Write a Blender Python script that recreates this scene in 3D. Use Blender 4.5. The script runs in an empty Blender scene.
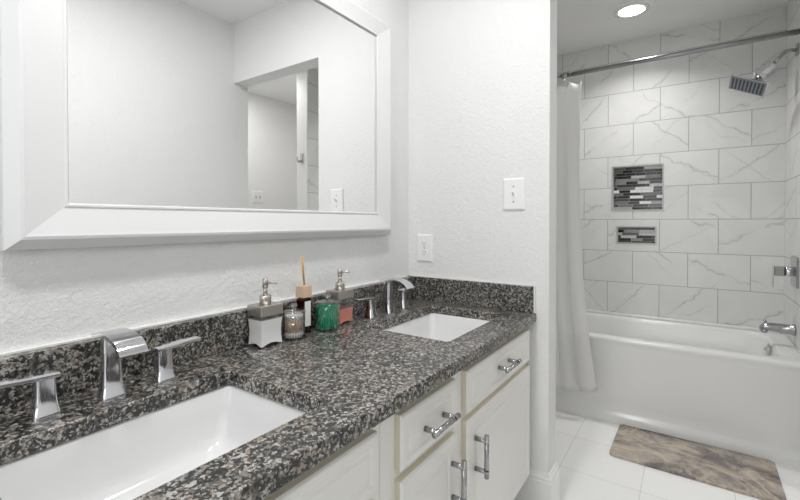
import bpy, bmesh, math, random
from mathutils import Vector, Matrix
random.seed(7)
PI = math.pi
SC = bpy.context.scene
COL = SC.collection

# ------------------------------------------------------------------ camera
cam_d = bpy.data.cameras.new('camera'); cam = bpy.data.objects.new('camera', cam_d); COL.objects.link(cam)
cam_d.sensor_fit = 'HORIZONTAL'; cam_d.sensor_width = 36.0
cam_d.lens = 420.74 / 800 * 36
cam_d.shift_y = -0.0293
cam_d.clip_start = 0.02
cam.location = (0, 0, 1.16)
cam.rotation_euler = (PI/2 - 0.01129, 0, 0.60188 - PI/2)
SC.camera = cam

# ------------------------------------------------------------------ world, exposure
world = bpy.data.worlds.new('world'); SC.world = world; world.use_nodes = True
world.node_tree.nodes['Background'].inputs[0].default_value = (0.8, 0.85, 0.9, 1)
world.node_tree.nodes['Background'].inputs[1].default_value = 0.2
VS = SC.view_settings
VS.view_transform = 'Standard'; VS.look = 'None'; VS.gamma = 1.0; VS.use_curve_mapping = False
VS.exposure = 0.6
try:
    SC.cycles.max_bounces = 10; SC.cycles.diffuse_bounces = 6; SC.cycles.glossy_bounces = 5
    SC.cycles.transmission_bounces = 10; SC.cycles.transparent_max_bounces = 10
    SC.cycles.caustics_reflective = False; SC.cycles.caustics_refractive = False
    SC.cycles.sample_clamp_indirect = 4.0
    SC.cycles.use_denoising = True
except Exception:
    pass

# ------------------------------------------------------------------ lamps and added fill lights (fixtures are built further down)
def area(name, loc, rot, size, power, color=(1, 1, 1), shape='DISK', size_y=None, spread=PI):
    d = bpy.data.lights.new(name, 'AREA'); d.shape = shape; d.size = size; d.energy = power; d.color = color
    if size_y: d.size_y = size_y
    d.spread = spread
    o = bpy.data.objects.new(name, d); COL.objects.link(o); o.location = loc; o.rotation_euler = rot
    return o
CEIL = 2.4445
LAMPS_V = [(0.15, 0.52), (0.90, 0.52)]
for k, (lx, ly) in enumerate(LAMPS_V):
    area('vanity_ceiling_lamp', (lx, ly, CEIL - 0.03), (0, 0, 0), 0.16, 5.8, (1.0, 0.995, 0.99))
area('tub_ceiling_lamp', (2.907, 0.295, CEIL - 0.02), (0, 0, 0), 0.14, 3.6, (1.0, 0.992, 0.98), spread=2.3)
area('nook_fill_lamp', (2.3, -0.95, CEIL - 0.02), (0, 0, 0), 0.14, 5.0, (1.0, 0.985, 0.965))  # added hidden fill that brightens the tub room from the nook
area('rear_fill_light', (-1.66, 0.35, 1.45), (0, math.radians(-90), 0), 1.1, 6.5, (0.95, 0.98, 1.0), 'RECTANGLE', 1.0)  # added fill from behind the camera, standing in for daylight

# ------------------------------------------------------------------ material helpers
def new_mat(name):
    m = bpy.data.materials.new(name); m.use_nodes = True
    nt = m.node_tree; b = nt.nodes['Principled BSDF']
    return m, nt, b
def simple(name, col, rough=0.5, metal=0.0, **kw):
    m, nt, b = new_mat(name)
    b.inputs['Base Color'].default_value = (*col, 1); b.inputs['Roughness'].default_value = rough
    b.inputs['Metallic'].default_value = metal
    for k, v in kw.items(): b.inputs[k.replace('_', ' ')].default_value = v
    return m
class N:
    """small node-building shorthand"""
    def __init__(s, nt): s.nt = nt
    def node(s, t, **kw):
        n = s.nt.nodes.new(t)
        for k, v in kw.items(): setattr(n, k, v)
        return n
    def put(s, sock, v):
        if isinstance(v, bpy.types.NodeSocket): s.nt.links.new(v, sock)
        elif v is not None: sock.default_value = v
    def math(s, op, a, b=None, c=None):
        n = s.node('ShaderNodeMath', operation=op)
        s.put(n.inputs[0], a); s.put(n.inputs[1], b)
        if c is not None: s.put(n.inputs[2], c)
        return n.outputs[0]
    def vmath(s, op, a, b=None):
        n = s.node('ShaderNodeVectorMath', operation=op); s.put(n.inputs[0], a); s.put(n.inputs[1], b)
        return n.outputs[0]
    def scale(s, a, k):
        n = s.node('ShaderNodeVectorMath', operation='SCALE'); s.put(n.inputs[0], a); n.inputs['Scale'].default_value = k
        return n.outputs[0]
    def comb(s, x, y, z):
        n = s.node('ShaderNodeCombineXYZ'); s.put(n.inputs[0], x); s.put(n.inputs[1], y); s.put(n.inputs[2], z); return n.outputs[0]
    def sep(s, v):
        n = s.node('ShaderNodeSeparateXYZ'); s.put(n.inputs[0], v); return n.outputs
    def pos(s): return s.node('ShaderNodeNewGeometry').outputs['Position']
    def obj(s): return s.node('ShaderNodeTexCoord').outputs['Object']
    def noise(s, vec, scale, detail=4, rough=0.5, dist=0.0):
        n = s.node('ShaderNodeTexNoise'); s.put(n.inputs['Vector'], vec); n.inputs['Scale'].default_value = scale
        n.inputs['Detail'].default_value = detail; n.inputs['Roughness'].default_value = rough
        n.inputs['Distortion'].default_value = dist
        return n.outputs['Fac'], n.outputs['Color']
    def ramp(s, fac, stops, interp='LINEAR'):
        n = s.node('ShaderNodeValToRGB'); r = n.color_ramp; r.interpolation = interp
        while len(r.elements) < len(stops): r.elements.new(0.5)
        for e, (p, c) in zip(r.elements, stops):
            e.position = p; e.color = (*c, 1) if len(c) == 3 else c
        s.put(n.inputs[0], fac); return n.outputs[0]
    def mix(s, f, a, b, typ='MIX'):
        n = s.node('ShaderNodeMix', data_type='RGBA', blend_type=typ)
        s.put(n.inputs[0], f)
        for sock, v in ((n.inputs[6], a), (n.inputs[7], b)):
            s.put(sock, (*v, 1) if isinstance(v, tuple) and len(v) == 3 else v)
        return n.outputs[2]
    def bump(s, h, strength, dist):
        n = s.node('ShaderNodeBump'); n.inputs['Strength'].default_value = strength; n.inputs['Distance'].default_value = dist
        s.put(n.inputs['Height'], h); return n.outputs[0]
    def white(s, vec):
        n = s.node('ShaderNodeTexWhiteNoise', noise_dimensions='3D'); s.put(n.inputs['Vector'], vec); return n.outputs['Value'], n.outputs['Color']

def paint(name, col, rough, bump_s, scale, skip=False):
    m, nt, b = new_mat(name); q = N(nt)
    b.inputs['Base Color'].default_value = (*col, 1); b.inputs['Roughness'].default_value = rough
    p = q.pos()
    f1, _ = q.noise(p, scale, 3, 0.5, 0.8)
    h = q.ramp(f1, [(0.40, (0, 0, 0)), (0.62, (1, 1, 1))])
    if skip:
        f2, _ = q.noise(p, scale * 0.8, 3, 0.55, 1.8)
        h2 = q.ramp(q.math('ABSOLUTE', q.math('SUBTRACT', f2, 0.5)), [(0.0, (1, 1, 1)), (0.07, (0, 0, 0))])
        h = q.math('ADD', q.math('MULTIPLY', h, 0.6), q.math('MULTIPLY', h2, 0.5))
    nt.links.new(q.bump(h, bump_s, 0.0025), b.inputs['Normal'])
    return m

def tile_nodes(q, u, v, W, H, off, grout):
    """running bond: returns (id vector, mask that is 1 on grout)"""
    row = q.math('FLOOR', q.math('DIVIDE', v, H))
    par = q.math('FLOORED_MODULO', row, 2.0)
    uu = q.math('ADD', q.math('DIVIDE', u, W), q.math('MULTIPLY', par, off))
    colm = q.math('FLOOR', uu)
    fu = q.math('FRACT', uu); fv = q.math('FRACT', q.math('DIVIDE', v, H))
    du = q.math('MULTIPLY', q.math('MINIMUM', fu, q.math('SUBTRACT', 1.0, fu)), W)
    dv = q.math('MULTIPLY', q.math('MINIMUM', fv, q.math('SUBTRACT', 1.0, fv)), H)
    d = q.math('MINIMUM', du, dv)
    g = q.math('LESS_THAN', d, grout / 2)
    return q.comb(colm, row, 3.7), g, d

TW, TH = 0.32216, 0.22559
TY0 = 0.65004; TZ0 = 1.17716          # parity-A joint, row line
def marble(name, axis):
    m, nt, b = new_mat(name); q = N(nt)
    p = q.pos(); x, y, z = q.sep(p)
    if axis == 'x':      # wall whose normal is x: u runs along -y
        u = q.math('SUBTRACT', TY0 + TW * 40, y)
    else:
        u = q.math('SUBTRACT', TW * 40 + 3.385, x)
    v = q.math('ADD', q.math('SUBTRACT', z, TZ0), TH * 20)
    # rows j odd start on the half joint
    tid, g, d = tile_nodes(q, u, v, TW, TH, 0.5, 0.0042)
    rv, rc = q.white(tid)
    p2 = q.vmath('ADD', p, q.scale(rc, 9.0))
    row = q.math('FLOOR', q.math('DIVIDE', v, TH)); par = q.math('FLOORED_MODULO', row, 2.0)
    lu = q.math('MULTIPLY', q.math('SUBTRACT', q.math('FRACT', q.math('ADD', q.math('DIVIDE', u, TW), q.math('MULTIPLY', par, 0.5))), 0.5), TW)
    lv = q.math('MULTIPLY', q.math('SUBTRACT', q.math('FRACT', q.math('DIVIDE', v, TH)), 0.5), TH)
    wob, _ = q.noise(p2, 11.0, 5, 0.55, 0.4)
    wob2, _ = q.noise(p2, 7.0, 4, 0.5)
    fade, _ = q.noise(p2, 5.0, 2)
    def vein(rnd, w, halo, amp, wb, lo):
        sc = q.node('ShaderNodeSeparateColor'); q.put(sc.inputs[0], rnd); r_, g_, b_ = sc.outputs[0], sc.outputs[1], sc.outputs[2]
        sgn = q.math('SUBTRACT', q.math('MULTIPLY', q.math('GREATER_THAN', r_, 0.42), 2.0), 1.0)
        m_ = q.math('MULTIPLY', sgn, q.math('ADD', 0.35, q.math('MULTIPLY', g_, 0.9)))
        dd = q.math('SUBTRACT', lv, q.math('MULTIPLY', m_, lu))
        dd = q.math('ADD', dd, q.math('MULTIPLY', q.math('SUBTRACT', b_, 0.5), 0.24))
        dd = q.math('ABSOLUTE', q.math('ADD', dd, q.math('MULTIPLY', q.math('SUBTRACT', wb, 0.5), amp)))
        core = q.math('SUBTRACT', 1.0, q.math('MINIMUM', q.math('DIVIDE', dd, w), 1.0))
        hal = q.math('MULTIPLY', q.math('SUBTRACT', 1.0, q.math('MINIMUM', q.math('DIVIDE', dd, halo), 1.0)), 0.25)
        k_ = q.math('MAXIMUM', core, hal)
        return q.math('MULTIPLY', k_, q.ramp(fade, [(lo, (0, 0, 0)), (lo + 0.16, (1, 1, 1))]))
    _, rc2 = q.white(q.vmath('ADD', tid, (31.0, 7.0, 2.0)))
    vm = q.math('MAXIMUM', vein(rc, 0.0050, 0.020, 0.11, wob, 0.36), q.math('MULTIPLY', vein(rc2, 0.0035, 0.012, 0.14, wob2, 0.44), 0.7))
    f3, _ = q.noise(p2, 4.0, 5, 0.6, 0.8)
    base = q.mix(q.ramp(f3, [(0.35, (0, 0, 0)), (0.75, (1, 1, 1))]), (0.79, 0.79, 0.775), (0.72, 0.72, 0.71))
    c = q.mix(q.math('MULTIPLY', vm, 0.85), base, (0.33, 0.33, 0.325))
    c = q.mix(q.math('MULTIPLY', rv, 0.14), c, (0.55, 0.55, 0.54))
    c = q.mix(g, c, (0.42, 0.42, 0.41))
    q.put(b.inputs['Base Color'], c)
    q.put(b.inputs['Roughness'], q.mix(g, (0.42, 0.42, 0.42), (0.8, 0.8, 0.8)))
    hh = q.ramp(d, [(0.001, (0, 0, 0)), (0.004, (1, 1, 1))])
    q.put(b.inputs['Normal'], q.bump(hh, 0.5, 0.0015))
    return m

def floor_mat():
    m, nt, b = new_mat('floor_tile'); q = N(nt)
    x, y, z = q.sep(q.pos())
    W = 0.333
    tid, g, d = tile_nodes(q, q.math('ADD', y, 10 * W - 0.165), q.math('ADD', x, 10 * W - 2.067), W, W, 0.0, 0.003)
    rv, rc = q.white(tid)
    c = q.mix(rv, (0.90, 0.90, 0.895), (0.87, 0.87, 0.865))
    c = q.mix(g, c, (0.66, 0.66, 0.65))
    q.put(b.inputs['Base Color'], c); b.inputs['Roughness'].default_value = 0.35
    return m

def granite_mat():
    m, nt, b = new_mat('granite'); q = N(nt)
    p = q.pos()
    _, nc = q.noise(p, 55, 3, 0.6)
    pd = q.vmath('ADD', p, q.scale(q.vmath('SUBTRACT', nc, (0.5, 0.5, 0.5)), 0.012))
    def vor(scale):
        n = q.node('ShaderNodeTexVoronoi'); q.put(n.inputs['Vector'], pd); n.inputs['Scale'].default_value = scale
        s = q.node('ShaderNodeSeparateColor'); q.put(s.inputs[0], n.outputs['Color']); return s.outputs
    a = vor(150); c2 = vor(300)
    f0, _ = q.noise(p, 14, 3, 0.6)
    k = q.math('ADD', a[0], q.math('MULTIPLY', q.math('SUBTRACT', f0, 0.5), 0.9))
    big = q.ramp(k, [(0.0, (0.006, 0.006, 0.007)), (0.40, (0.022, 0.021, 0.020)), (0.52, (0.10, 0.095, 0.085)),
                     (0.64, (0.24, 0.222, 0.192)), (0.80, (0.50, 0.485, 0.45)), (0.93, (0.36, 0.285, 0.225))], 'CONSTANT')
    small = q.ramp(c2[1], [(0.0, (0.008, 0.008, 0.009)), (0.42, (0.060, 0.057, 0.053)), (0.60, (0.22, 0.207, 0.185)), (0.82, (0.56, 0.545, 0.51))], 'CONSTANT')
    c = q.mix(q.math('MULTIPLY', q.math('GREATER_THAN', c2[2], 0.55), 0.75), big, small)
    q.put(b.inputs['Base Color'], q.mix(1.0, c, (0.84, 0.84, 0.84), 'MULTIPLY'))
    b.inputs['Roughness'].default_value = 0.29; b.inputs['Specular IOR Level'].default_value = 0.8
    q.put(b.inputs['Normal'], q.bump(a[1], 0.05, 0.0006))
    return m

def mosaic_mat():
    m, nt, b = new_mat('mosaic'); q = N(nt)
    x, y, z = q.sep(q.pos())
    RH = 0.0205
    v = q.math('DIVIDE', q.math('ADD', z, 0.004), RH)
    row = q.math('FLOOR', v)
    rr, rc = q.white(q.comb(row, 1.3, 8.1))
    w = q.math('ADD', 0.060, q.math('MULTIPLY', rr, 0.07))
    s = q.node('ShaderNodeSeparateColor'); q.put(s.inputs[0], rc)
    uu = q.math('ADD', q.math('DIVIDE', q.math('SUBTRACT', 5.0, y), w), q.math('MULTIPLY', s.outputs[1], 7.0))
    colm = q.math('FLOOR', uu)
    tv, tc = q.white(q.comb(colm, row, 5.5))
    c = q.ramp(tv, [(0.0, (0.008, 0.008, 0.010)), (0.33, (0.06, 0.06, 0.06)), (0.48, (0.15, 0.15, 0.145)), (0.66, (0.38, 0.38, 0.37)), (0.82, (0.80, 0.81, 0.81))], 'CONSTANT')
    fu = q.math('FRACT', uu); fv = q.math('FRACT', v)
    du = q.math('MULTIPLY', q.math('MINIMUM', fu, q.math('SUBTRACT', 1.0, fu)), w)
    dv = q.math('MULTIPLY', q.math('MINIMUM', fv, q.math('SUBTRACT', 1.0, fv)), RH)
    g = q.math('LESS_THAN', q.math('MINIMUM', du, dv), 0.0010)
    c = q.mix(g, c, (0.40, 0.40, 0.39))
    q.put(b.inputs['Base Color'], c)
    q.put(b.inputs['Roughness'], q.math('ADD', 0.12, q.math('MULTIPLY', tv, 0.3)))
    return m

def stone_mat_mat():
    m, nt, b = new_mat('stone_mat'); q = N(nt)
    o = q.obj()
    mp = q.node('ShaderNodeMapping'); q.put(mp.inputs['Vector'], o)
    mp.inputs['Rotation'].default_value = (0, 0, math.radians(28)); mp.inputs['Scale'].default_value = (1.7, 1.0, 1.0)
    pv = mp.outputs[0]
    f, _ = q.noise(pv, 5.5, 10, 0.72, 0.5)
    c = q.ramp(f, [(0.30, (0.13, 0.12, 0.118)), (0.41, (0.24, 0.215, 0.20)), (0.49, (0.38, 0.335, 0.295)), (0.60, (0.47, 0.415, 0.36)), (0.74, (0.33, 0.295, 0.275))])
    f2, _ = q.noise(pv, 2.4, 5, 0.55, 1.2)
    vm = q.ramp(q.math('ABSOLUTE', q.math('SUBTRACT', f2, 0.52)), [(0.0, (1, 1, 1)), (0.02, (0.6, 0.6, 0.6)), (0.04, (0, 0, 0))])
    c = q.mix(q.math('MULTIPLY', vm, 0.8), c, (0.56, 0.48, 0.38))
    f3, _ = q.noise(o, 90, 4, 0.7)
    c = q.mix(0.22, c, q.ramp(f3, [(0.3, (0.2, 0.2, 0.2)), (0.7, (0.8, 0.8, 0.8))]), 'OVERLAY')
    f4, _ = q.noise(o, 6.5, 9, 0.72, 0.6)
    f5, _ = q.noise(o, 3.2, 3, 0.5)
    pm = q.math('MULTIPLY', q.ramp(f4, [(0.44, (0, 0, 0)), (0.58, (1, 1, 1))]), q.ramp(f5, [(0.42, (0, 0, 0)), (0.58, (1, 1, 1))]))
    c = q.mix(q.math('MULTIPLY', pm, 0.75), c, (0.125, 0.115, 0.115))
    q.put(b.inputs['Base Color'], c); b.inputs['Roughness'].default_value = 0.85
    return m

def wood_mat(name, c1, c2, scale=60):
    m, nt, b = new_mat(name); q = N(nt)
    mp = q.node('ShaderNodeMapping'); q.put(mp.inputs['Vector'], q.obj()); mp.inputs['Scale'].default_value = (1, 1, 0.12)
    f, _ = q.noise(mp.outputs[0], scale, 4, 0.6, 0.5)
    q.put(b.inputs['Base Color'], q.mix(f, c1, c2)); b.inputs['Roughness'].default_value = 0.55
    return m

def brushed(name, col, rough):
    m, nt, b = new_mat(name); q = N(nt)
    mp = q.node('ShaderNodeMapping'); q.put(mp.inputs['Vector'], q.obj()); mp.inputs['Scale'].default_value = (4, 4, 260)
    f, _ = q.noise(mp.outputs[0], 3, 2)
    b.inputs['Base Color'].default_value = (*col, 1); b.inputs['Metallic'].default_value = 1
    q.put(b.inputs['Roughness'], q.math('ADD', rough - 0.06, q.math('MULTIPLY', f, 0.12)))
    return m

def glass(name, col, refl=1.0):
    """thin clear wall: fresnel mix of see-through and gloss, so light reaches what is inside"""
    m = bpy.data.materials.new(name); m.use_nodes = True; nt = m.node_tree; nt.nodes.clear(); q = N(nt)
    t = q.node('ShaderNodeBsdfTransparent'); t.inputs[0].default_value = (*col, 1)
    g = q.node('ShaderNodeBsdfGlossy'); g.inputs['Roughness'].default_value = 0.03
    lw = q.node('ShaderNodeLayerWeight'); lw.inputs[0].default_value = 0.5
    x = q.node('ShaderNodeMixShader'); q.put(x.inputs[0], q.math('MULTIPLY_ADD', q.math('POWER', lw.outputs['Facing'], 3.0), 0.80 if refl < 2 else 0.9, 0.05 if refl < 2 else 0.22))
    nt.links.new(t.outputs[0], x.inputs[1]); nt.links.new(g.outputs[0], x.inputs[2])
    o = q.node('ShaderNodeOutputMaterial'); nt.links.new(x.outputs[0], o.inputs['Surface'])
    return m

M = dict(
    wall=paint('wall_paint', (0.80, 0.80, 0.795), 0.55, 0.5, 62, True),
    smooth=paint('smooth_wall_paint', (0.80, 0.80, 0.795), 0.55, 0.25, 60),
    ceil=paint('ceiling_paint', (0.80, 0.80, 0.79), 0.7, 0.15, 90),
    trim=simple('trim_paint', (0.82, 0.82, 0.815), 0.3),
    frame=simple('mirror_frame_paint', (0.76, 0.76, 0.765), 0.28),
    cab=simple('cabinet_paint', (0.80, 0.79, 0.755), 0.38),
    cabedge=simple('cabinet_edge_cream', (0.70, 0.645, 0.53), 0.45),
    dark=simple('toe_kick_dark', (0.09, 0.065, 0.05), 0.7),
    chrome=simple('chrome', (0.72, 0.72, 0.75), 0.07, 1.0),
    pewter=simple('dark_chrome', (0.42, 0.42, 0.43), 0.16, 1.0),
    nickel=brushed('brushed_nickel', (0.56, 0.53, 0.49), 0.32),
    steel=simple('rod_steel', (0.36, 0.36, 0.37), 0.3, 1.0),
    mirror=simple('mirror_glass', (0.975, 0.98, 0.98), 0.0, 1.0),
    porcelain=simple('porcelain', (0.77, 0.77, 0.77), 0.12),
    acrylic=simple('tub_acrylic', (0.80, 0.80, 0.79), 0.2),
    plastic=simple('white_plastic', (0.84, 0.84, 0.835), 0.35),
    slot=simple('slot_dark', (0.03, 0.03, 0.03), 0.6),
    rubber=simple('nozzle_rubber', (0.012, 0.025, 0.04), 0.5),
    facegrey=simple('shower_face_grey', (0.22, 0.25, 0.28), 0.4),
    caulk=simple('caulk', (0.82, 0.82, 0.80), 0.5),
    curtain=simple('curtain_fabric', (0.92, 0.92, 0.915), 0.7, 0.0, Subsurface_Weight=0.0, Transmission_Weight=0.0),
    tile=marble('marble_tile', 'x'), tileside=marble('marble_tile_side', 'y'),
    floor=floor_mat(), granite=granite_mat(), mosaic=mosaic_mat(), stone=stone_mat_mat(),
    glass=glass('clear_glass', (0.99, 0.995, 0.995)), amber=glass('amber_glass', (0.50, 0.22, 0.10)),
    milk=simple('white_soap', (0.95, 0.95, 0.94), 0.35), pink=simple('coral_soap', (0.75, 0.24, 0.17), 0.3),
    wood=wood_mat('pale_wood', (0.72, 0.54, 0.40), (0.60, 0.42, 0.29)),
    reed=wood_mat('reed_wood', (0.62, 0.38, 0.14), (0.45, 0.25, 0.08)),
    swabstick=simple('swab_stick', (0.74, 0.57, 0.42), 0.7), cotton=simple('cotton', (0.90, 0.89, 0.87), 0.95),
    green=simple('green_plastic', (0.0, 0.43, 0.21), 0.22), paper=simple('label_paper', (0.82, 0.84, 0.82), 0.6),
    niche_trim=simple('niche_trim_grey', (0.50, 0.50, 0.49), 0.35), knob_glass=glass('knob_glass', (0.93, 0.95, 0.95), 3.0),
    ink=simple('dark_print', (0.05, 0.035, 0.03), 0.8),
)
def translucent_curtain():
    m = M['curtain']; nt = m.node_tree; b = nt.nodes['Principled BSDF']; out = nt.nodes['Material Output']
    t = nt.nodes.new('ShaderNodeBsdfTranslucent'); t.inputs[0].default_value = (0.92, 0.92, 0.91, 1)
    x = nt.nodes.new('ShaderNodeMixShader'); x.inputs[0].default_value = 0.38
    nt.links.new(b.outputs[0], x.inputs[1]); nt.links.new(t.outputs[0], x.inputs[2]); nt.links.new(x.outputs[0], out.inputs['Surface'])
translucent_curtain()
def lens_mat():
    m = bpy.data.materials.new('lamp_lens'); m.use_nodes = True; nt = m.node_tree
    b = nt.nodes['Principled BSDF']; b.inputs['Emission Color'].default_value = (1, 0.99, 0.97, 1); b.inputs['Emission Strength'].default_value = 6
    return m
M['lens'] = lens_mat()

# ------------------------------------------------------------------ mesh helpers
class MB:
    def __init__(s): s.v = []; s.f = []; s.mi = []; s.sm = []
    def add(s, vs, fs, mi=0, smooth=False):
        o = len(s.v); s.v += [tuple(v) for v in vs]
        for f in fs: s.f.append([i + o for i in f]); s.mi.append(mi); s.sm.append(smooth)
        return s
    def box(s, x0, x1, y0, y1, z0, z1, mi=0):
        v = [(x, y, z) for z in (z0, z1) for y in (y0, y1) for x in (x0, x1)]
        return s.add(v, [(0, 2, 3, 1), (4, 5, 7, 6), (0, 1, 5, 4), (2, 6, 7, 3), (0, 4, 6, 2), (1, 3, 7, 5)], mi)
    def loft(s, rings, cap0=True, cap1=True, mi=0, smooth=False, closed=True):
        n = len(rings[0]); vs = [p for r in rings for p in r]; fs = []
        for a in range(len(rings) - 1):
            for i in range(n if closed else n - 1):
                j = (i + 1) % n; fs.append((a * n + i, a * n + j, (a + 1) * n + j, (a + 1) * n + i))
        if cap0: fs.append(tuple(reversed(range(n))))
        if cap1: fs.append(tuple((len(rings) - 1) * n + i for i in range(n)))
        return s.add(vs, fs, mi, smooth)
    def tube(s, pts, r, n=12, mi=0, smooth=True, cap=True):
        pts = [Vector(p) for p in pts]; rings = []
        rr = r if isinstance(r, (list, tuple)) else [r] * len(pts)
        up = None
        for i, p in enumerate(pts):
            t = (pts[min(i + 1, len(pts) - 1)] - pts[max(i - 1, 0)]).normalized()
            if up is None:
                up = Vector((0, 0, 1)) if abs(t.z) < 0.9 else Vector((1, 0, 0))
            a = t.cross(up).normalized(); bvec = a.cross(t).normalized(); up = bvec
            rings.append([p + (a * math.cos(2 * PI * k / n) + bvec * math.sin(2 * PI * k / n)) * rr[i] for k in range(n)])
        return s.loft(rings, cap, cap, mi, smooth)
    def lathe(s, prof, n=24, c=(0, 0), mi=0, smooth=True, cap0=True, cap1=True):
        rings = [[(c[0] + r * math.cos(2 * PI * k / n), c[1] + r * math.sin(2 * PI * k / n), z) for k in range(n)] for r, z in prof]
        return s.loft(rings, cap0, cap1, mi, smooth)
    def sphere(s, c, r, n=12, mi=0, sz=1.0):
        rings = []
        for a in range(1, n // 2):
            t = PI * a / (n // 2)
            rings.append([(c[0] + r * math.sin(t) * math.cos(2 * PI * k / n), c[1] + r * math.sin(t) * math.sin(2 * PI * k / n), c[2] - r * sz * math.cos(t)) for k in range(n)])
        return s.loft(rings, True, True, mi, True)
    def xform(s, m):
        s.v = [tuple(m @ Vector(v)) for v in s.v]; return s
    def build(s, name, mats, parent=None, loc=(0, 0, 0), bevel=0.0, seg=2, subdiv=0):
        me = bpy.data.meshes.new(name); me.from_pydata([(v[0], v[1], v[2]) for v in s.v], [], s.f)
        if not isinstance(mats, (list, tuple)): mats = [mats]
        for m in mats: me.materials.append(m)
        for p, i, sm in zip(me.polygons, s.mi, s.sm): p.material_index = i; p.use_smooth = sm
        bm = bmesh.new(); bm.from_mesh(me); bmesh.ops.recalc_face_normals(bm, faces=bm.faces); bm.to_mesh(me); bm.free()
        me.update()
        o = bpy.data.objects.new(name, me); COL.objects.link(o); o.location = loc
        if parent: o.parent = parent
        if bevel:
            b = o.modifiers.new('bevel', 'BEVEL'); b.width = bevel; b.segments = seg; b.limit_method = 'ANGLE'; b.angle_limit = math.radians(40)
        if subdiv:
            b = o.modifiers.new('sub', 'SUBSURF'); b.levels = subdiv; b.render_levels = subdiv
        return o
def rrect(x0, x1, y0, y1, r, z, n=4):
    r = max(min(r, (x1 - x0) / 2 - 1e-5, (y1 - y0) / 2 - 1e-5), 1e-5); out = []
    for cx, cy, a0 in ((x1 - r, y1 - r, 0), (x0 + r, y1 - r, 90), (x0 + r, y0 + r, 180), (x1 - r, y0 + r, 270)):
        for k in range(n + 1):
            a = math.radians(a0 + 90 * k / n); out.append((cx + r * math.cos(a), cy + r * math.sin(a), z))
    return out
def thing(name, label, cat, loc=(0, 0, 0), rotz=0.0, group=None):
    o = bpy.data.objects.new(name, None); COL.objects.link(o); o.empty_display_size = 0.05
    o.location = loc; o.rotation_euler = (0, 0, rotz)
    return tag(o, label, cat, group)
def tag(o, label, cat, group=None):
    o['label'] = label; o['category'] = cat
    if group: o['group'] = group
    return o
def struct(o, label=None):
    o['kind'] = 'structure'
    if label: o['label'] = label
    return o
def dup(root, loc, rotz=None, label=None, group=None):
    r = root.copy(); COL.objects.link(r); r.location = loc
    if rotz is not None: r.rotation_euler = (0, 0, rotz)
    if label: r['label'] = label
    if group: r['group'] = group
    for ch in list(root.children):
        c = ch.copy(); COL.objects.link(c); c.parent = r
        for g in list(ch.children):
            d = g.copy(); COL.objects.link(d); d.parent = c
    return r
def fill2d(name, outer, holes, thick, bevel, mat, parent=None, loc=(0, 0, 0), axis='z'):
    """flat slab with real holes; outline in its own plane, thickness both ways from the middle"""
    cu = bpy.data.curves.new(name + '_outline', 'CURVE'); cu.dimensions = '2D'; cu.fill_mode = 'BOTH'
    cu.extrude = thick / 2 - bevel; cu.bevel_depth = bevel; cu.bevel_resolution = 2; cu.offset = -bevel if bevel else 0
    for ring in [outer] + holes:
        sp = cu.splines.new('POLY'); sp.points.add(len(ring) - 1); sp.use_cyclic_u = True
        for p, c in zip(sp.points, ring): p.co = (c[0], c[1], 0, 1)
    t = bpy.data.objects.new('tmp', cu); COL.objects.link(t)
    bpy.context.view_layer.update()
    me = bpy.data.meshes.new_from_object(t.evaluated_get(bpy.context.evaluated_depsgraph_get()))
    bpy.data.objects.remove(t); bpy.data.curves.remove(cu)
    me.name = name
    if axis == 'x': me.transform(Matrix(((0, 0, 1, 0), (1, 0, 0, 0), (0, 1, 0, 0), (0, 0, 0, 1))))
    me.materials.clear(); me.materials.append(mat)
    for p in me.polygons: p.use_smooth = False; p.material_index = 0
    o = bpy.data.objects.new(name, me); COL.objects.link(o); o.location = loc
    if parent: o.parent = parent
    return o

# ================================================================== SETTING
WY = 1.0900; XO = 1.6583; XP = 1.763; XT = 3.385; YE = -0.4727
YJ = 0.443; YR = -0.329
def wall(name, b, mat, bevel=0.0):
    return struct(MB().box(*b).build(name, mat, bevel=bevel))
struct(MB().box(-1.8, 3.6, -1.7, 1.3, -0.1, 0).build('floor', M['floor']))
struct(MB().box(-1.8, 3.6, -1.7, 1.3, CEIL, CEIL + 0.1).build('ceiling', M['ceil']))
wall('wall_left', (-1.8, 3.6, WY, WY + 0.1, 0, CEIL), M['wall'])
wall('wall_right', (-1.8, XO, YR - 0.1, YR, 0, CEIL), M['smooth'])
wall('wall_rear', (-1.8, -1.7, YR, WY, 0, CEIL), M['smooth'])
wall('wall_nook_right', (XP, 3.6, -1.58, -1.48, 0, CEIL), M['smooth'])
wall('wall_nook_back', (XT, XT + 0.1, -1.48, -0.6051, 0, CEIL), M['smooth'])
wall('wall_shower_end', (2.438, XT, -0.605, YE - 0.01, 0, CEIL), M['smooth'])
wall('wall_shower_end_tile', (2.441, XT, YE - 0.01, YE, 0, CEIL), M['tileside'])
wall('wall_tub_left_tile', (2.56, XT, WY - 0.01, WY, 0, CEIL), M['tileside'])
# tiled back wall with two real recesses
NA = (0.1455, 0.4630, 1.2400, 1.5580); NB = (0.1865, 0.4320, 1.0060, 1.1265)
def rect(y0, y1, z0, z1): return [(y0, z0), (y1, z0), (y1, z1), (y0, z1)]
bw = fill2d('wall_back', rect(-0.605, WY, 0, CEIL), [rect(*NA), rect(*NB)], 0.1, 0, M['tile'], None, (XT + 0.05, 0, 0), 'x')
struct(bw)
struct(MB().box(XT + 0.1001, XT + 0.15, -0.605, WY, 0, CEIL).build('wall_back_core', M['smooth']))

# partition between vanity and tub room, with its wide opening
struct(fill2d('wall_partition', [(-1.58, 0), (YR, 0), (YR, 2.064), (YJ, 2.064), (YJ, 0), (WY, 0), (WY, CEIL), (-1.58, CEIL)], [], XP - XO, 0, M['wall'], None, ((XO + XP) / 2, 0, 0), 'x'))

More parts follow.
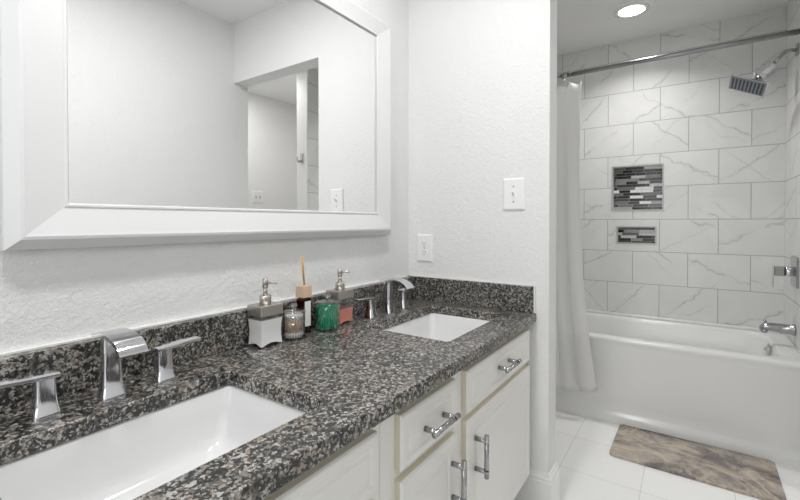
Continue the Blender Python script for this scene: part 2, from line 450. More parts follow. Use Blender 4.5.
# baseboard wrapped round the partition end
def base_ring(t, z): return [(XO - t, WY - 0.002, z), (XO - t, YJ - t, z), (XP + t, YJ - t, z), (XP + t, WY - 0.002, z)]
bb = MB().loft([base_ring(0.014, 0.0), base_ring(0.014, 0.150), base_ring(0.011, 0.155), base_ring(0.011, 0.166), base_ring(0.007, 0.170), base_ring(0.005, 0.184), base_ring(0.0005, 0.186)], False, False)
struct(bb.build('baseboard_partition', M['trim']))
struct(MB().box(-1.7, XO - 0.001, YR, YR + 0.013, 0, 0.184).build('baseboard_right', M['trim'], bevel=0.004))

# added window trim round the rear fill light; the wall behind is solid
w = struct(MB().box(-1.70, -1.672, -0.27, -0.20, 0.85, 2.05).box(-1.70, -1.672, 0.90, 0.97, 0.85, 2.05)
           .box(-1.70, -1.672, -0.20, 0.90, 0.85, 0.92).box(-1.70, -1.672, -0.20, 0.90, 1.98, 2.05).build('fill_light_frame', M['trim']))

# ================================================================== MIRROR
mir = thing('wall_mirror', 'large wall mirror in a wide white moulded frame above the double vanity', 'mirror', (0.845, WY, 1.555))
def mring(x0, x1, z0, z1, y): return [(x0 - .845, y - WY, z0 - 1.555), (x1 - .845, y - WY, z0 - 1.555), (x1 - .845, y - WY, z1 - 1.555), (x0 - .845, y - WY, z1 - 1.555)]
fr = MB().loft([mring(.231, 1.476, 1.105, 2.004, WY - .001), mring(.231, 1.476, 1.105, 2.004, 1.068),
                mring(.2505, 1.4555, 1.1255, 1.986, 1.046), mring(.2565, 1.4495, 1.1315, 1.980, 1.0445),
                mring(.2625, 1.4435, 1.1375, 1.974, 1.046),
                mring(.3215, 1.3800, 1.190, 1.929, 1.0560), mring(.3235, 1.3780, 1.192, 1.927, 1.0535), mring(.3275, 1.374, 1.196, 1.923, 1.0535),
                mring(.330, 1.3715, 1.1985, 1.9205, 1.057), mring(.330, 1.3715, 1.1985, 1.9205, 1.066)], False, False)
fr.build('frame', M['frame'], mir)
MB().box(.322 - .845, 1.381 - .845, 1.0625 - WY, 1.067 - WY, 1.191 - 1.555, 1.929 - 1.555).build('glass', M['mirror'], mir)

# ================================================================== VANITY
VX0, VX1 = -0.25, 1.643
CZ = 0.803; CT = 0.035
vc = thing('vanity_cabinet', 'long off-white double vanity cabinet with raised-panel doors and drawers under the granite counter', 'cabinet', (0.70, 0.80, 0))
def vb(x0, x1, y0, y1, z0, z1, mb=None): return (mb or MB()).box(x0 - .70, x1 - .70, y0 - .80, y1 - .80, z0, z1)
m = vb(VX0, VX1, 0.525, 0.543, 0.176, CZ - CT - 0.001)
vb(VX0, VX0 + .016, 0.543, WY - .002, .176, CZ - CT - .001, m); vb(VX1 - .016, VX1, 0.543, WY - .002, .176, CZ - CT - .001, m)
vb(VX0 + .016, VX1 - .016, 0.543, WY - .002, .176, .192, m); vb(VX0 + .016, VX1 - .016, WY - .010, WY - .002, .192, CZ - CT - .001, m)
m.build('carcass', M['cab'], vc)
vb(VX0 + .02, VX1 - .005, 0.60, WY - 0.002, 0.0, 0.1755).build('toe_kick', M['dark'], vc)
def panel(name, x0, x1, z0, z1, ins, yf=0.505):
    cx, cz = (x0 + x1) / 2, (z0 + z1) / 2
    def rg(i, d): return [(x0 + i - cx, 0.5249 - d - .525, z0 + i - cz), (x1 - i - cx, 0.5249 - d - .525, z0 + i - cz), (x1 - i - cx, 0.5249 - d - .525, z1 - i - cz), (x0 + i - cx, 0.5249 - d - .525, z1 - i - cz)]
    a, b, c, d = ins
    m = MB().loft([rg(0, 0), rg(0, .0145)], True, False, mi=1)
    m.loft([rg(0, .0145), rg(.003, .0185), rg(.006, .0199), rg(a, .0199), rg(b, .0160), rg(c, .0160), rg(d, .0195)], False, True)
    return m.build(name, [M['cab'], M['cabedge']], vc, (cx - .70, .525 - .80, cz))
def pull(panel_obj, dx, dz, vertical, L=0.122):
    m = MB(); r = 0.0062; so = 0.034
    m.tube([(-L / 2, -so, 0), (L / 2, -so, 0)], r + .0008, 14)
    for s in (-1, 1):
        px = s * L * 0.36
        m.tube([(px, 0.0, 0), (px, -so, 0)], 0.0068, 12)
        m.tube([(px - .003, -so, 0), (px + .003, -so, 0)], r + .0014, 14)
        m.tube([(px - .003 + s * .007, -so, 0), (px + s * .007, -so, 0)], r + .0007, 14)
    o = m.build('pull_handle', M['pewter'], panel_obj, (dx, -.0199, dz))
    if vertical: o.rotation_euler = (0, PI / 2, 0)
    return o
DRI = (.020, .025, .031, .036); DOI = (.040, .047, .054, .061)
panel('false_front', .075, .662, .622, .743, DRI)
d1 = panel('door', .075, .365, .168, .600, DOI); pull(d1, .110, .13, True)
d2 = panel('door', .372, .662, .168, .600, DOI); pull(d2, -.110, .13, True)
dr = panel('drawer_front', .743, 1.003, .620, .742, DRI); pull(dr, .010, -.004, False)
d3 = panel('door', .743, 1.003, .168, .598, DOI); pull(d3, .103, .103, True)
dr2 = panel('drawer_front', 1.070, 1.625, .622, .742, DRI); pull(dr2, -.003, .006, False)
d4 = panel('door', 1.070, 1.632, .172, .602, DOI); pull(d4, -.229, .103, True)
# seams between the cabinet boxes
for sx in (.690, 1.016):
    vb(sx - .0008, sx + .0008, .5245, .5251, .18, CZ - CT - .002).build('seam', M['cabedge'], vc)

# countertop with two sink cut-outs, backsplashes, caulk
ct = thing('countertop', 'speckled black and grey granite countertop with backsplash along the mirror wall', 'countertop', (0.70, 0.78, CZ - CT))
SK = [(0.154, 0.596), (1.113, 1.566)]; SY = (0.590, 0.907)
def flat(x0, x1, y0, y1, r): return [(p[0] - .70, p[1] - .78) for p in rrect(x0, x1, y0, y1, r, 0, 5)]
fill2d('worktop', flat(VX0 - .01, XO - .001, 0.490, WY - .001, .004), [flat(a, b, *SY, .012) for a, b in SK], CT, .004, M['granite'], ct, (0, 0, CT / 2))
def cb(b): return MB().box(b[0] - .70, b[1] - .70, b[2] - .78, b[3] - .78, b[4] - CZ + CT, b[5] - CZ + CT)
cb((VX0 - .01, XO - .023, 1.053, WY - .0005, CZ, .9040)).build('backsplash', M['granite'], ct, bevel=.002)
cb((XO - .022, XO - .0005, 0.497, WY - .0005, CZ, .9075)).build('side_splash', M['granite'], ct, bevel=.002)
cb((VX0, XO - .020, 1.078, WY - .0003, .9040, .9080)).build('caulk_line', M['caulk'], ct)
cb((XO - .009, XO - .0003, 0.499, 1.078, .9075, .9115)).build('caulk_line', M['caulk'], ct)
cb((XO - .016, XO - .0003, 0.4915, .4968, CZ + .001, .9075)).build('caulk_line', M['caulk'], ct)

# sinks
def make_sink(cx, label):
    t = thing('undermount_sink', label, 'sink', (cx, 0.7485, CZ - CT - .15))
    W, D = 0.226, 0.1625; zt = .1495
    def r(ix, fy, by, rad, z, lift=0):
        return rrect(-W + ix, W - ix, -D + fy, D - by, rad, z, 5)
    m = MB()
    rings = [r(-.022, -.022, -.022, .03, zt - .012), r(-.022, -.022, -.022, .03, zt), r(0, 0, 0, .020, zt), r(.002, .002, .002, .020, zt - .004),
             r(.010, .006, .005, .022, zt - .05), r(.024, .012, .010, .024, zt - .096), r(.034, .019, .016, .028, zt - .114), r(.052, .032, .028, .032, zt - .126), r(.085, .058, .052, .034, zt - .132), r(.17, .115, .105, .03, zt - .136)]
    m.loft(rings, False, True, smooth=True)
    m.loft([r(-.022, -.022, -.022, .03, zt - .012), r(.0, -.004, -.006, .03, zt - .05), r(.02, .012, .004, .05, zt - .11), r(.08, .06, .05, .06, 0)], False, True, smooth=True)
    o = m.build('basin', M['porcelain'], t)
    MB().lathe([(.0, .0), (.030, .0), (.030, .004), (.022, .006), (.012, .002), (.0, .003)], 20, cap0=False, cap1=False).build('drain', M['chrome'], t, (0, .0, zt - .1358))
    return t
make_sink(0.375, 'white rectangular undermount sink nearest the camera, beneath the open-spout faucet')
make_sink(1.3395, 'white rectangular undermount sink at the far end of the counter by the outlet wall')

# faucets
def make_faucet(label):
    t = thing('faucet', label, 'faucet', (0, 0, 0))
    def col(w0, d0, w1, d1, h, r=.006):
        prof = [(1.0, 0), (1.0, .004), (.90, .012), (.80, .024), (.73, .040), (.70, .060), (.70, 1)]
        rings = []
        for k, z in prof:
            zz = h if z == 1 else min(z, h)
            f = (k - .70) / .30
            w = w1 + (w0 - w1) * f; d = d1 + (d0 - d1) * f
            rings.append(rrect(-w / 2, w / 2, -d / 2, d / 2, r, zz, 3))
        return MB().loft(rings, True, True, smooth=True)
    def split(o):
        e = o.modifiers.new('split', 'EDGE_SPLIT'); e.split_angle = math.radians(48); return o
    split(col(.044, .042, .034, .027, .124, .008).build('spout_body', M['chrome'], t))
    # open waterfall spout: a broad strip that arches out and curls down
    pts = [(.026, .1275), (.010, .1305), (-.012, .1325), (-.036, .1325), (-.058, .1295), (-.078, .1235), (-.092, .1140), (-.100, .1030)]
    def cr(p0, p1, p2, p3, t_):
        return tuple(.5 * (2 * b_ + (c_ - a_) * t_ + (2 * a_ - 5 * b_ + 4 * c_ - d_) * t_ ** 2 + (3 * b_ - a_ - 3 * c_ + d_) * t_ ** 3) for a_, b_, c_, d_ in zip(p0, p1, p2, p3))
    P_ = [pts[0]] + pts + [pts[-1]]
    pts = [cr(*P_[i:i + 4], k_ / 4) for i in range(len(P_) - 3) for k_ in range(4)] + [pts[-1]]
    up, lo = [], []
    for i, (y, z) in enumerate(pts):
        a = Vector(pts[max(i - 1, 0)]); b = Vector(pts[min(i + 1, len(pts) - 1)]); tdir = (b - a).normalized(); nrm = Vector((-tdir.y, tdir.x))
        th = .0035
        up.append((y - nrm.x * th, z - nrm.y * th)); lo.append((y + nrm.x * th, z + nrm.y * th))
    loop = up + lo[::-1]
    m = MB(); n = len(loop)
    W = .0255
    m.loft([[(-W, y, z) for y, z in loop], [(W, y, z) for y, z in loop]], True, True, smooth=True)
    m.box(-.015, .015, -.012, .012, .118, .131)
    split(m.build('spout', M['chrome'], t))
    for s in (-1, 1):
        h = split(col(.042, .040, .031, .027, .070, .008).build('handle', M['chrome'], t, (s * .1065, .004, 0)))
        lv = MB()
        rings = []
        for f, w, z in ((-.020, .017, 0), (.020, .0165, .001), (.050, .0140, .0025), (.082, .0115, .003)):
            rings.append([(s * f, -w, z), (s * f, w, z), (s * f, w, z + .0075 - .03 * max(f, 0) * .05), (s * f, -w, z + .0075 - .03 * max(f, 0) * .05)])
        lv.loft(rings, True, True)
        lv.build('lever', M['chrome'], h, (0, 0, .0695), bevel=.0012)
    return t
fa = make_faucet('chrome widespread faucet with open waterfall spout behind the nearest sink')
fa.location = (0.372, 0.972, CZ)
dup(fa, (1.335, 0.972, CZ), 0, 'chrome widespread faucet with waterfall spout behind the far sink, beside the corner')

# ================================================================== COUNTER ITEMS
def make_dispenser(label, liquid, fill):
    t = thing('soap_dispenser', label, 'soap dispenser', (0, 0, 0))
    HB = .088; w = .0395; KD = .81
    def ring(z, k, arch, n=9):
        pts = []
        for side in range(4):
            for i in range(n):
                u = -1 + 2 * i / n
                c = (u * .985, -1) if side == 0 else (1, u * .985) if side == 1 else (-u * .985, 1) if side == 2 else (-1, -u * .985)
                zz = z + arch * max(0, 1 - (u / .80) ** 2)
                pts.append((c[0] * w * k, c[1] * w * k * KD, zz))
        return pts
    def body(k0, zb, zt, arch):
        m = MB(); rs = []
        for i in range(9):
            f = i / 8; z = zb + (zt - zb) * f
            k = k0 * (1 - .07 * math.sin(PI * f))
            rs.append(ring(z, k, arch * (1 - f) ** 3))
        return m.loft(rs, True, True, smooth=False)
    body(1, 0, HB, .007).build('bottle', M['glass'], t, bevel=.002)
    body(.93, .004, fill, .007).build('soap', liquid, t)
    MB().loft([rrect(-w, w, -w * KD, w * KD, .003, HB, 3), rrect(-w, w, -w * KD, w * KD, .003, .118, 3)]).build('collar', M['nickel'], t, bevel=.0015)
    p = MB().lathe([(.0165, .118), (.0165, .142), (.0155, .1435), (.006, .1435)], 20).lathe([(.0065, .1435), (.0065, .168)], 14)
    p.lathe([(.0085, .166), (.0085, .188), (.007, .1905)], 16)
    p.tube([(0, 0, .181), (.016, -.022, .181), (.020, -.027, .177)], [.0042, .0036, .003], 10)
    p.build('pump', M['nickel'], t)
    return t
dA = make_dispenser('square brushed-metal pump dispenser filled with white soap, beside the cotton swab jar', M['milk'], .077); dA.location = (.786, 1.016, CZ)
dB = make_dispenser('square brushed-metal pump dispenser with coral-pink soap behind the green jar', M['pink'], .052); dB.location = (1.104, 1.016, CZ)

def make_jar(r, h, label):
    t = thing('lidded_jar', label, 'jar', (0, 0, 0))
    MB().lathe([(r, 0), (r, h), (r - .0025, h), (r - .0025, .005), (.0005, .005)], 32, cap1=True).build('jar_body', M['glass'], t, (0, 0, .0003))
    l = MB().lathe([(.0005, h + .0008), (r + .002, h + .0008), (r + .002, h + .006), (r - .006, h + .0095), (.008, h + .0105)], 32).build('lid', M['glass'], t)
    MB().lathe([(.005, h + .0105), (.005, h + .014), (.010, h + .018), (.0115, h + .023), (.009, h + .028), (.003, h + .030)], 20).build('lid_knob', M['knob_glass'], l)
    return t
jA = make_jar(.0335, .078, 'small clear lidded jar of cotton swabs beside the white soap dispenser'); jA.location = (.877, .997, CZ)
jB = make_jar(.0415, .086, 'small clear lidded jar packed with green picks, in front of the coral soap'); jB.location = (1.015, .990, CZ)

# cotton swabs
sw = MB().tube([(0, 0, .004), (0, 0, .066)], .0013, 6, mi=0)
sw.lathe([(.0013, .0), (.0026, .002), (.0029, .008), (.0016, .015)], 8, mi=1).lathe([(.0016, .056), (.0029, .063), (.0026, .069), (.0012, .071)], 8, mi=1)
sw0 = tag(sw.build('cotton_swab', [M['swabstick'], M['cotton']]), 'cotton swab with a tan paper stick standing in the clear jar', 'cotton swab', 'cotton swabs in the jar')
k = 0
for rad, cnt in ((.0270, 21), (.0195, 14), (.011, 7), (.002, 1)):
    for i in range(cnt):
        a = 2 * PI * (i + .37 * (rad > .02)) / cnt
        o = sw0 if k == 0 else sw0.copy()
        if k: COL.objects.link(o)
        o.location = (.877 + rad * math.cos(a), .997 + rad * math.sin(a), CZ + .0058)
        tl = .16 if rad > .02 else .08
        o.rotation_euler = (tl * math.sin(a + 1.2) * .9, -tl * math.cos(a + 1.2) * .9, 0)
        # keep the leaning swab inside the jar wall
        top = Vector((0, 0, .07)); top.rotate(o.rotation_euler)
        if math.hypot(o.location.x - .877 + top.x, o.location.y - .997 + top.y) > .0285: o.rotation_euler = (0, 0, 0)
        k += 1
# green floss picks
fp = MB()
def strip(mb, pts, w, t):
    rings = []
    for i, p in enumerate(pts):
        a = Vector(pts[max(i - 1, 0)]); b = Vector(pts[min(i + 1, len(pts) - 1)]); d = (b - a).normalized(); nx = Vector((-d.y, d.x)) * w
        p = Vector(p); rings.append([(p.x - nx.x, -t, p.y - nx.y), (p.x + nx.x, -t, p.y + nx.y), (p.x + nx.x, t, p.y + nx.y), (p.x - nx.x, t, p.y - nx.y)])
    mb.loft(rings)
strip(fp, [(0, 0), (0, .02), (.001, .048)], .0028, .0012)
strip(fp, [(.001, .046), (-.006, .052), (-.008, .068), (-.0075, .073)], .0018, .0012)
strip(fp, [(.001, .046), (.008, .052), (.010, .068), (.0095, .073)], .0018, .0012)
fp0 = tag(fp.build('floss_pick', M['green']), 'green plastic floss pick standing in the clear jar', 'floss pick', 'green floss picks in the jar')
k = 0
for rad, cnt in ((.0345, 26), (.0245, 17), (.0140, 9), (.004, 3)):
    for i in range(cnt):
        a = 2 * PI * i / cnt + rad * 40
        o = fp0 if k == 0 else fp0.copy()
        if k: COL.objects.link(o)
        flip = random.random() < .5
        o.location = (1.015 + rad * math.cos(a), .990 + rad * math.sin(a), CZ + .0060 + (.073 if flip else 0))
        o.rotation_euler = (PI if flip else 0, 0, a + PI / 2 + random.uniform(-.35, .35))
        k += 1

# reed diffuser
df = thing('reed_diffuser', 'amber glass reed diffuser with pale wooden cap and white label', 'diffuser', (.944, 1.026, CZ), 0)
w = .0178
MB().loft([rrect(-w, w, -w, w, .004, 0, 3), rrect(-w, w, -w, w, .004, .108, 3), rrect(-.012, .012, -.012, .012, .006, .114, 3)]).build('bottle', M['amber'], df)
MB().loft([rrect(-.0188, .0188, -.0188, .0188, .002, .1142, 3), rrect(-.0188, .0188, -.0188, .0188, .002, .152, 3)]).build('cap', M['wood'], df, bevel=.001)
MB().box(-.0125, .0125, -w - .0006, -w - .0001, .022, .102).build('label', M['paper'], df)
rs = tag(MB().tube([(0, 0, 0), (0, 0, .094)], .0021, 8).build('reed_stick', M['reed']), 'brown reed stick leaning out of the diffuser cap', 'reed', 'reeds in the diffuser')
rs.location = (.941, 1.022, CZ + .1525); rs.rotation_euler = (math.radians(-2), math.radians(-4.5), 0)
rs2 = rs.copy(); COL.objects.link(rs2); rs2.location = (.946, 1.0245, CZ + .1525); rs2.rotation_euler = (math.radians(-1), math.radians(-4.6), 0)

# ================================================================== WALL PLATES
def plate_mesh(w, h): return MB().loft([[(0, y * w / 2, z * h / 2) for y, z in ((-1, -1), (1, -1), (1, 1), (-1, 1))],
                                        [(-.004, y * w / 2, z * h / 2) for y, z in ((-1, -1), (1, -1), (1, 1), (-1, 1))],
                                        [(-.0075, y * (w / 2 - .006), z * (h / 2 - .006)) for y, z in ((-1, -1), (1, -1), (1, 1), (-1, 1))]])
ls = thing('light_switch', 'white toggle light switch on the textured wall left of the tub opening', 'light switch', (XO, 0.5815, 1.271))
plate_mesh(.088, .128).build('plate', M['plastic'], ls, (-.0003, 0, 0))
MB().box(-.010, -.0076, -.006, .006, -.013, .013).build('toggle_slot', M['plastic'], ls)
MB().loft([[(-.0101, y, z) for y, z in ((-.004, -.005), (.004, -.005), (.004, .006), (-.004, .006))], [(-.024, y, z) for y, z in ((-.003, .006), (.003, .006), (.003, .012), (-.003, .012))]]).build('toggle', M['plastic'], ls)
for s in (-1, 1): MB().tube([(-.0074, 0, s * .030), (-.0088, 0, s * .030)], .0032, 10).build('screw', M['pewter'], ls)
so = thing('wall_outlet', 'white duplex power outlet on the wall above the far sink', 'outlet', (XO, 0.9985, 1.040))
plate_mesh(.082, .126).build('plate', M['plastic'], so, (-.0003, 0, 0))
for s in (-1, 1):
    rc = MB().loft([rrect(-.016, .016, -.0135, .0135, .008, 0), rrect(-.016, .016, -.0135, .0135, .008, .0022)]).xform(Matrix(((0, 0, -1, 0), (1, 0, 0, 0), (0, 1, 0, 0), (0, 0, 0, 1)))).build('receptacle', M['plastic'], so, (-.0076, 0, s * .0195))
    MB().box(-.0027, -.0023, -.0072, -.0052, -.001, .0075).box(-.0027, -.0023, .0050, .0070, -.001, .0065).tube([(-.0027, 0, -.0075), (-.0023, 0, -.0075)], .0026, 8).build('slots', M['slot'], rc)
MB().tube([(-.0074, 0, 0), (-.0088, 0, 0)], .003, 10).build('screw', M['pewter'], so)
# two-gang plate in the nook, seen in the mirror
np_ = thing('light_switch', 'white two-gang switch plate seen in the mirror on the far nook wall', 'light switch', (2.697, -1.48, 1.41), PI / 2)
plate_mesh(.120, .120).xform(Matrix.Rotation(PI, 4, 'Z')).build('plate', M['plastic'], np_, (.0003, 0, 0))
for s in (-1, 1):
    MB().box(.0076, .0095, s * .023 - .006, s * .023 + .006, -.013, .013).box(.0095, .022, s * .023 - .003, s * .023 + .003, -.010, -.003).build('toggle', M['slot'] if False else M['nickel'], np_)
np_.rotation_euler = (0, 0, PI / 2)
# robe hook on the end of the shower wall
rh = thing('robe_hook', 'brushed metal robe hook on the white wall end, seen in the mirror', 'hook', (2.438, -.543, 1.69))
MB().box(-.008, 0, -.015, .015, -.040, .040).build('plate', M['nickel'], rh, bevel=.003)
MB().tube([(-.008, 0, -.020), (-.035, 0, -.034), (-.052, 0, -.018), (-.054, 0, .006)], [.008, .0075, .007, .009], 10).build('prong', M['nickel'], rh)

# ================================================================== TUB
tub = thing('bathtub', 'white alcove bathtub with a flat apron against the marble-tiled wall', 'bathtub', (3.04, 0.30, 0))
def tr(x0, x1, y0, y1, r, z): return rrect(x0 - 3.04, x1 - 3.04, y0 - .30, y1 - .30, r, z, 6)
X1, Y0, Y1 = XT - .001, YE + .001, WY - .0115
out = [(2.676, .0), (2.676, .040), (2.680, .050), (2.692, .062), (2.697, .075), (2.699, .12), (2.699, .440), (2.697, .458), (2.693, .466), (2.692, .478), (2.697, .4855), (2.706, .4885)]
rings = [tr(x, X1, Y0, Y1, .006, z) for x, z in out]
inn = [(2.762, 3.335, -.395, .99, .10, .4890), (2.770, 3.328, -.388, .984, .10, .4865), (2.777, 3.322, -.381, .978, .10, .478), (2.782, 3.317, -.374, .970, .10, .462),
       (2.806, 3.296, -.350, .90, .11, .30), (2.822, 3.282, -.335, .84, .12, .20), (2.850, 3.262, -.305, .79, .12, .145), (2.900, 3.212, -.255, .73, .11, .122), (2.98, 3.12, -.16, .60, .06, .115)]
rings += [tr(*a) for a in inn]
tb = MB().loft(rings, False, True, smooth=True)
to = tb.build('tub_shell', M['acrylic'], tub)
md = to.modifiers.new('es', 'EDGE_SPLIT'); md.split_angle = math.radians(50)
MB().box(XT - .022 - 3.04, XT - .0012 - 3.04, YE + .002 - .30, WY - .012 - .30, .4885, .506).build('tile_flange', M['acrylic'], tub, bevel=.006)
ov = MB().lathe([(.036, 0), (.036, .006), (.030, .011), (.012, .013)], 24, cap0=True).build('overflow_plate', M['chrome'], tub, (3.05 - 3.04, -.3655 - .30, .455))
ov.rotation_euler = (math.radians(-84), 0, 0)
MB().tube([(0, 0, .012), (0, 0, .020)], .009, 12).build('overflow_lever', M['chrome'], ov)

# spout
PX = 3.05
sp = thing('tub_spout', 'chrome tub spout with a diverter knob on the tiled end wall', 'tub spout', (PX, YE, 0.58))
prof = []
for y, rz, rx, z in ((0, .030, .030, 0), (.010, .030, .030, 0), (.014, .027, .027, 0), (.06, .025, .025, .002), (.10, .0225, .023, .004), (.125, .020, .022, .003), (.140, .017, .020, -.004), (.147, .011, .014, -.010)):
    prof.append([(rx * math.cos(a), y, z + rz * math.sin(a)) for a in (2 * PI * k / 18 for k in range(18))])
MB().loft(prof, smooth=True).tube([(0, .126, -.010), (0, .127, -.030)], .015, 14).build('spout_body', M['pewter'], sp)
MB().tube([(0, .124, .018), (0, .124, .030)], .0035, 8).lathe([(.006, .028), (.009, .032), (.009, .037), (.005, .039)], 12, (0, .124)).build('diverter_knob', M['pewter'], sp)
# valve
va = thing('shower_valve', 'chrome single-lever shower valve on the tiled end wall above the tub spout', 'shower valve', (PX, YE, 0.893))
def wallturn(mb): return mb.xform(Matrix.Rotation(-PI / 2, 4, 'X'))
wallturn(MB().loft([rrect(-.082, .082, -.082, .082, .012, 0), rrect(-.082, .082, -.082, .082, .012, .006), rrect(-.076, .076, -.076, .076, .012, .010)])).build('escutcheon', M['pewter'], va)
wallturn(MB().lathe([(.026, .0101), (.026, .040), (.024, .042)], 20)).build('valve_collar', M['chrome'], va)
MB().tube([(0, .0421, 0), (0, .0465, 0)], .0245, 20).build('ring', M['slot'], va)
MB().box(-.022, .022, .0467, .088, -.026, .026).build('handle_hub', M['pewter'], va, bevel=.003)
MB().loft([[(x, y, z) for x, y in ((-.018, y0), (.018, y0), (.018, y1), (-.018, y1))] for y0, y1, z in ((.0882, .094, .025), (.0882, .096, -.010), (.089, .096, -.050), (.091, .097, -.090))]).build('lever', M['chrome'], va, bevel=.0015)

# shower head
sh = thing('rain_shower', 'square chrome rain shower head on a faceted filter at the end of a curved arm', 'shower head', (PX, YE, 2.075))
wallturn(MB().loft([rrect(-.028, .028, -.028, .028, .004, 0), rrect(-.028, .028, -.028, .028, .004, .008)])).build('flange', M['pewter'], sh)
MB().tube([(0, .004, 0), (0, .03, .003), (0, .05, .001), (0, .062, -.008), (0, .080, -.030), (0, .098, -.058)], .0095, 12).build('arm', M['pewter'], sh)
A0 = Vector((0, .096, -.055)); A1 = Vector((0, .172, -.120)); ax = (A1 - A0)
def along(f): return tuple(A0 + ax * f)
flt = MB().tube([along(f) for f in (0, .04, .12, .125, .34, .345, .38, .385, .66, .665, .70, .705, .88, .95, 1.0)], [.014, .026, .037, .040, .040, .036, .036, .040, .040, .036, .036, .038, .036, .026, .015], 10, smooth=False)
flt.build('filter', M['chrome'], sh)
MB().sphere(tuple(A0 + ax * 1.06), .013, 12).build('ball_joint', M['pewter'], sh)
hp = bpy.data.objects.new('head_plate', None)
K = .091
face = MB().loft([rrect(-K + .002, K - .002, -K + .002, K - .002, .006, -.0065), rrect(-K, K, -K, K, .006, -.004), rrect(-K, K, -K, K, .006, .003), rrect(-K + .016, K - .016, -K + .016, K - .016, .006, .008), rrect(-.018, .018, -.018, .018, .006, .013)]).build('head_plate', M['chrome'], sh, (0, .207, -.150))
face.rotation_euler = (math.radians(27), math.radians(8), 0)
bpy.data.objects.remove(hp)
MB().box(-K + .006, K - .006, -K + .006, K - .006, -.0078, -.0064).build('spray_face', M['facegrey'], face)
for i in range(9):
    y = -.070 + .140 * i / 8
    MB().box(-.070, .070, y - .0048, y + .0048, -.0092, -.0079).build('nozzle_strip', M['rubber'], face, bevel=.001)

# curtain rod, rings and curtain
RX, RZ = 2.716, 2.060
rod = thing('curtain_rod', 'chrome shower curtain rod spanning the tub alcove above the tub', 'curtain rod', (RX, 0.30, RZ))
MB().tube([(0, YE + .0005 - .30, 0), (0, .64 - .30, 0)], .0135, 16).build('outer_tube', M['steel'], rod)
MB().tube([(0, .635 - .30, 0), (0, WY - .0105 - .30, 0)], .0105, 16).build('inner_tube', M['steel'], rod)
MB().tube([(0, .62 - .30, 0), (0, .655 - .30, 0)], .0165, 16).build('tension_collar', M['pewter'], rod)
for y0, y1 in ((YE + .0002, YE + .016), (WY - .026, WY - .0102)): MB().tube([(0, y0 - .30, 0), (0, y1 - .30, 0)], .024, 20).build('end_flange', M['steel'], rod)
CR = [.60, .645, .69, .73, .775, .82, .87, .92]
def ring_mesh():
    m = MB(); n = 20
    m.tube([(.021 * math.cos(2 * PI * k / n), 0, .023 * math.sin(2 * PI * k / n) - .008) for k in range(n + 1)], .0020, 6)
    m.sphere((0, 0, .0165), .0042, 8); m.tube([(0, 0, -.031), (0, 0, -.045)], .0018, 6)
    return m
rg0 = tag(ring_mesh().build('curtain_ring', M['pewter']), 'metal curtain ring on the rod holding up the white shower curtain', 'curtain ring', 'curtain rings on the shower rod')
for i, y in enumerate(CR):
    o = rg0 if i == 0 else rg0.copy()
    if i: COL.objects.link(o)
    o.location = (RX, y, RZ)
cm = MB(); NU, NV = 130, 40
rows = []
for j in range(NV + 1):
    v = j / NV; z = 2.005 - v * (2.005 - .150)
    rowv = []
    for i in range(NU + 1):
        u = i / NU
        yR = .538 + .050 * v * (1 - v) - .108 * v ** 2.6            # free right-hand edge drifts outwards lower down
        yL = 0.985
        y = yR + (yL - yR) * u
        amp = (.012 + .006 * v) * min(1, .25 + 2 * u)
        ph = u * 2 * PI * 5.5 + 1.1
        x = RX - .072 * v ** 1.1 - .006 + amp * math.sin(ph + .8 * v) * (1 - .25 * v) + .008 * math.sin(u * 23 + v * 3)
        y += .010 * math.cos(ph * 1.0 + 1.0) * min(1, u * 8)
        x = min(x, 2.668 if z < .53 else 3)
        zz = z + (.012 * math.cos(ph) * (1 - v) ** 8) - .02 * (u > 0) * 0 + .035 * v ** 6 * (1 - u) ** 8
        rowv.append((x, y, zz))
    rows.append(rowv)
cm.loft(rows, False, False, smooth=True, closed=False)
cu = cm.build('shower_curtain', M['curtain'])
tag(cu, 'white fabric shower curtain bunched at the left end of the rod, hanging outside the tub', 'shower curtain')
sd = cu.modifiers.new('solid', 'SOLIDIFY'); sd.thickness = .0012

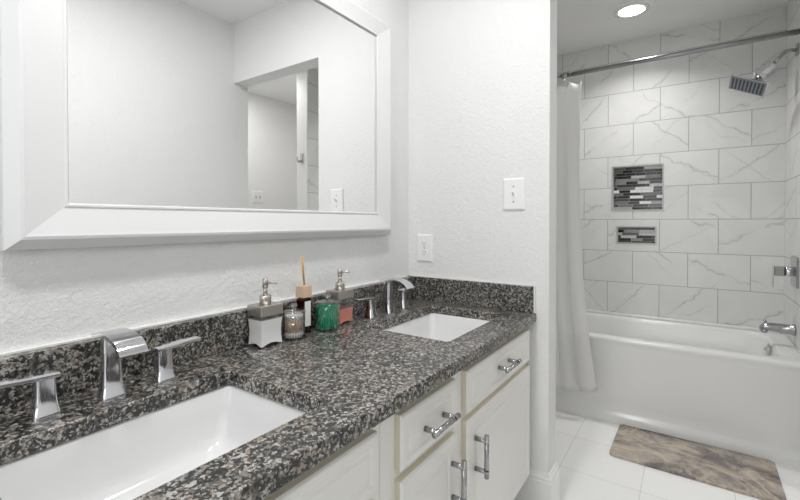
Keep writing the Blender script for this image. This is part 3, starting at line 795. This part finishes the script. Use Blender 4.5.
# ================================================================== NICHES
def niche(label, b, d):
    y0, y1, z0, z1 = b; cy, cz = (y0 + y1) / 2, (z0 + z1) / 2
    t = thing('shower_niche', label, 'niche', (XT, cy, z0))
    e = .0004; w_, h_ = (y1 - y0) / 2 - e, (z1 - z0)
    MB().box(d, d + .008, -w_, w_, e, h_ - e).build('mosaic_back', M['mosaic'], t)
    m = MB().box(0.0, d, -w_, -w_ + .004, e, h_ - e).box(0.0, d, w_ - .004, w_, e, h_ - e).box(0, d, -w_ + .004, w_ - .004, e, .004).box(0, d, -w_ + .004, w_ - .004, h_ - .004, h_ - e)
    m.build('lining', M['plastic'], t)
    k = .006
    m = MB().box(-.003, 0.0, -w_ - .003, w_ + .003, -.003, k).box(-.003, 0.0, -w_ - .003, w_ + .003, h_ - k, h_ + .003).box(-.003, 0.0, -w_ - .003, -w_ + k, k, h_ - k).box(-.003, 0.0, w_ - k, w_ + .003, k, h_ - k)
    m.build('edge_trim', M['niche_trim'], t)
niche('larger square shower niche lined with black and grey strip mosaic', NA, .075)
niche('small low shower niche with strip mosaic, below the square niche', NB, .075)

# ================================================================== LIGHTS (fixtures)
def downlight(x, y, label, power_mat=M['lens']):
    t = thing('recessed_light', label, 'ceiling light', (x, y, CEIL))
    MB().lathe([(.098, -.0005), (.098, -.004), (.078, -.009), (.0717, -.009), (.0717, -.0045)], 40, cap0=False, cap1=False).build('trim_ring', M['trim'], t)
    MB().lathe([(.0715, -.0045), (.069, -.0075), (.0005, -.0085)], 40).build('lens', power_mat, t)
downlight(2.907, .295, 'round white recessed ceiling light glowing above the bathtub')
for lx, ly in LAMPS_V: downlight(lx, ly, 'recessed ceiling light above the vanity, nearer the rear wall' if lx < .5 else 'recessed ceiling light above the vanity, nearer the tub opening')
downlight(2.3, -.95, 'added fill downlight in the nook beyond the shower end wall')  # unseen fixture added to go with the nook fill

# ================================================================== BATH MAT
mt = thing('bath_mat', 'rectangular brown and grey marbled stone bath mat on the white floor by the tub', 'bath mat', (2.482, -.012, 0), math.radians(-.7))
fill2d('slab', [(p[0], p[1]) for p in rrect(-.190, .190, -.331, .331, .028, 0, 6)], [], .012, .002, M['stone'], mt, (0, 0, .0062))
wm = MB(); yy = .288
for wd, g in ((.018, .005), (.013, .005), (.010, .004), (.012, .006), (.011, 0)):
    # a tiny dark wordmark, too small to read
    wm.box(.168, .172, yy - wd, yy, .0123, .0126).box(.1735, .177, yy - wd * .75, yy - wd * .1, .0123, .0126); yy -= wd + g
wm.build('printed_mark', M['ink'], mt)
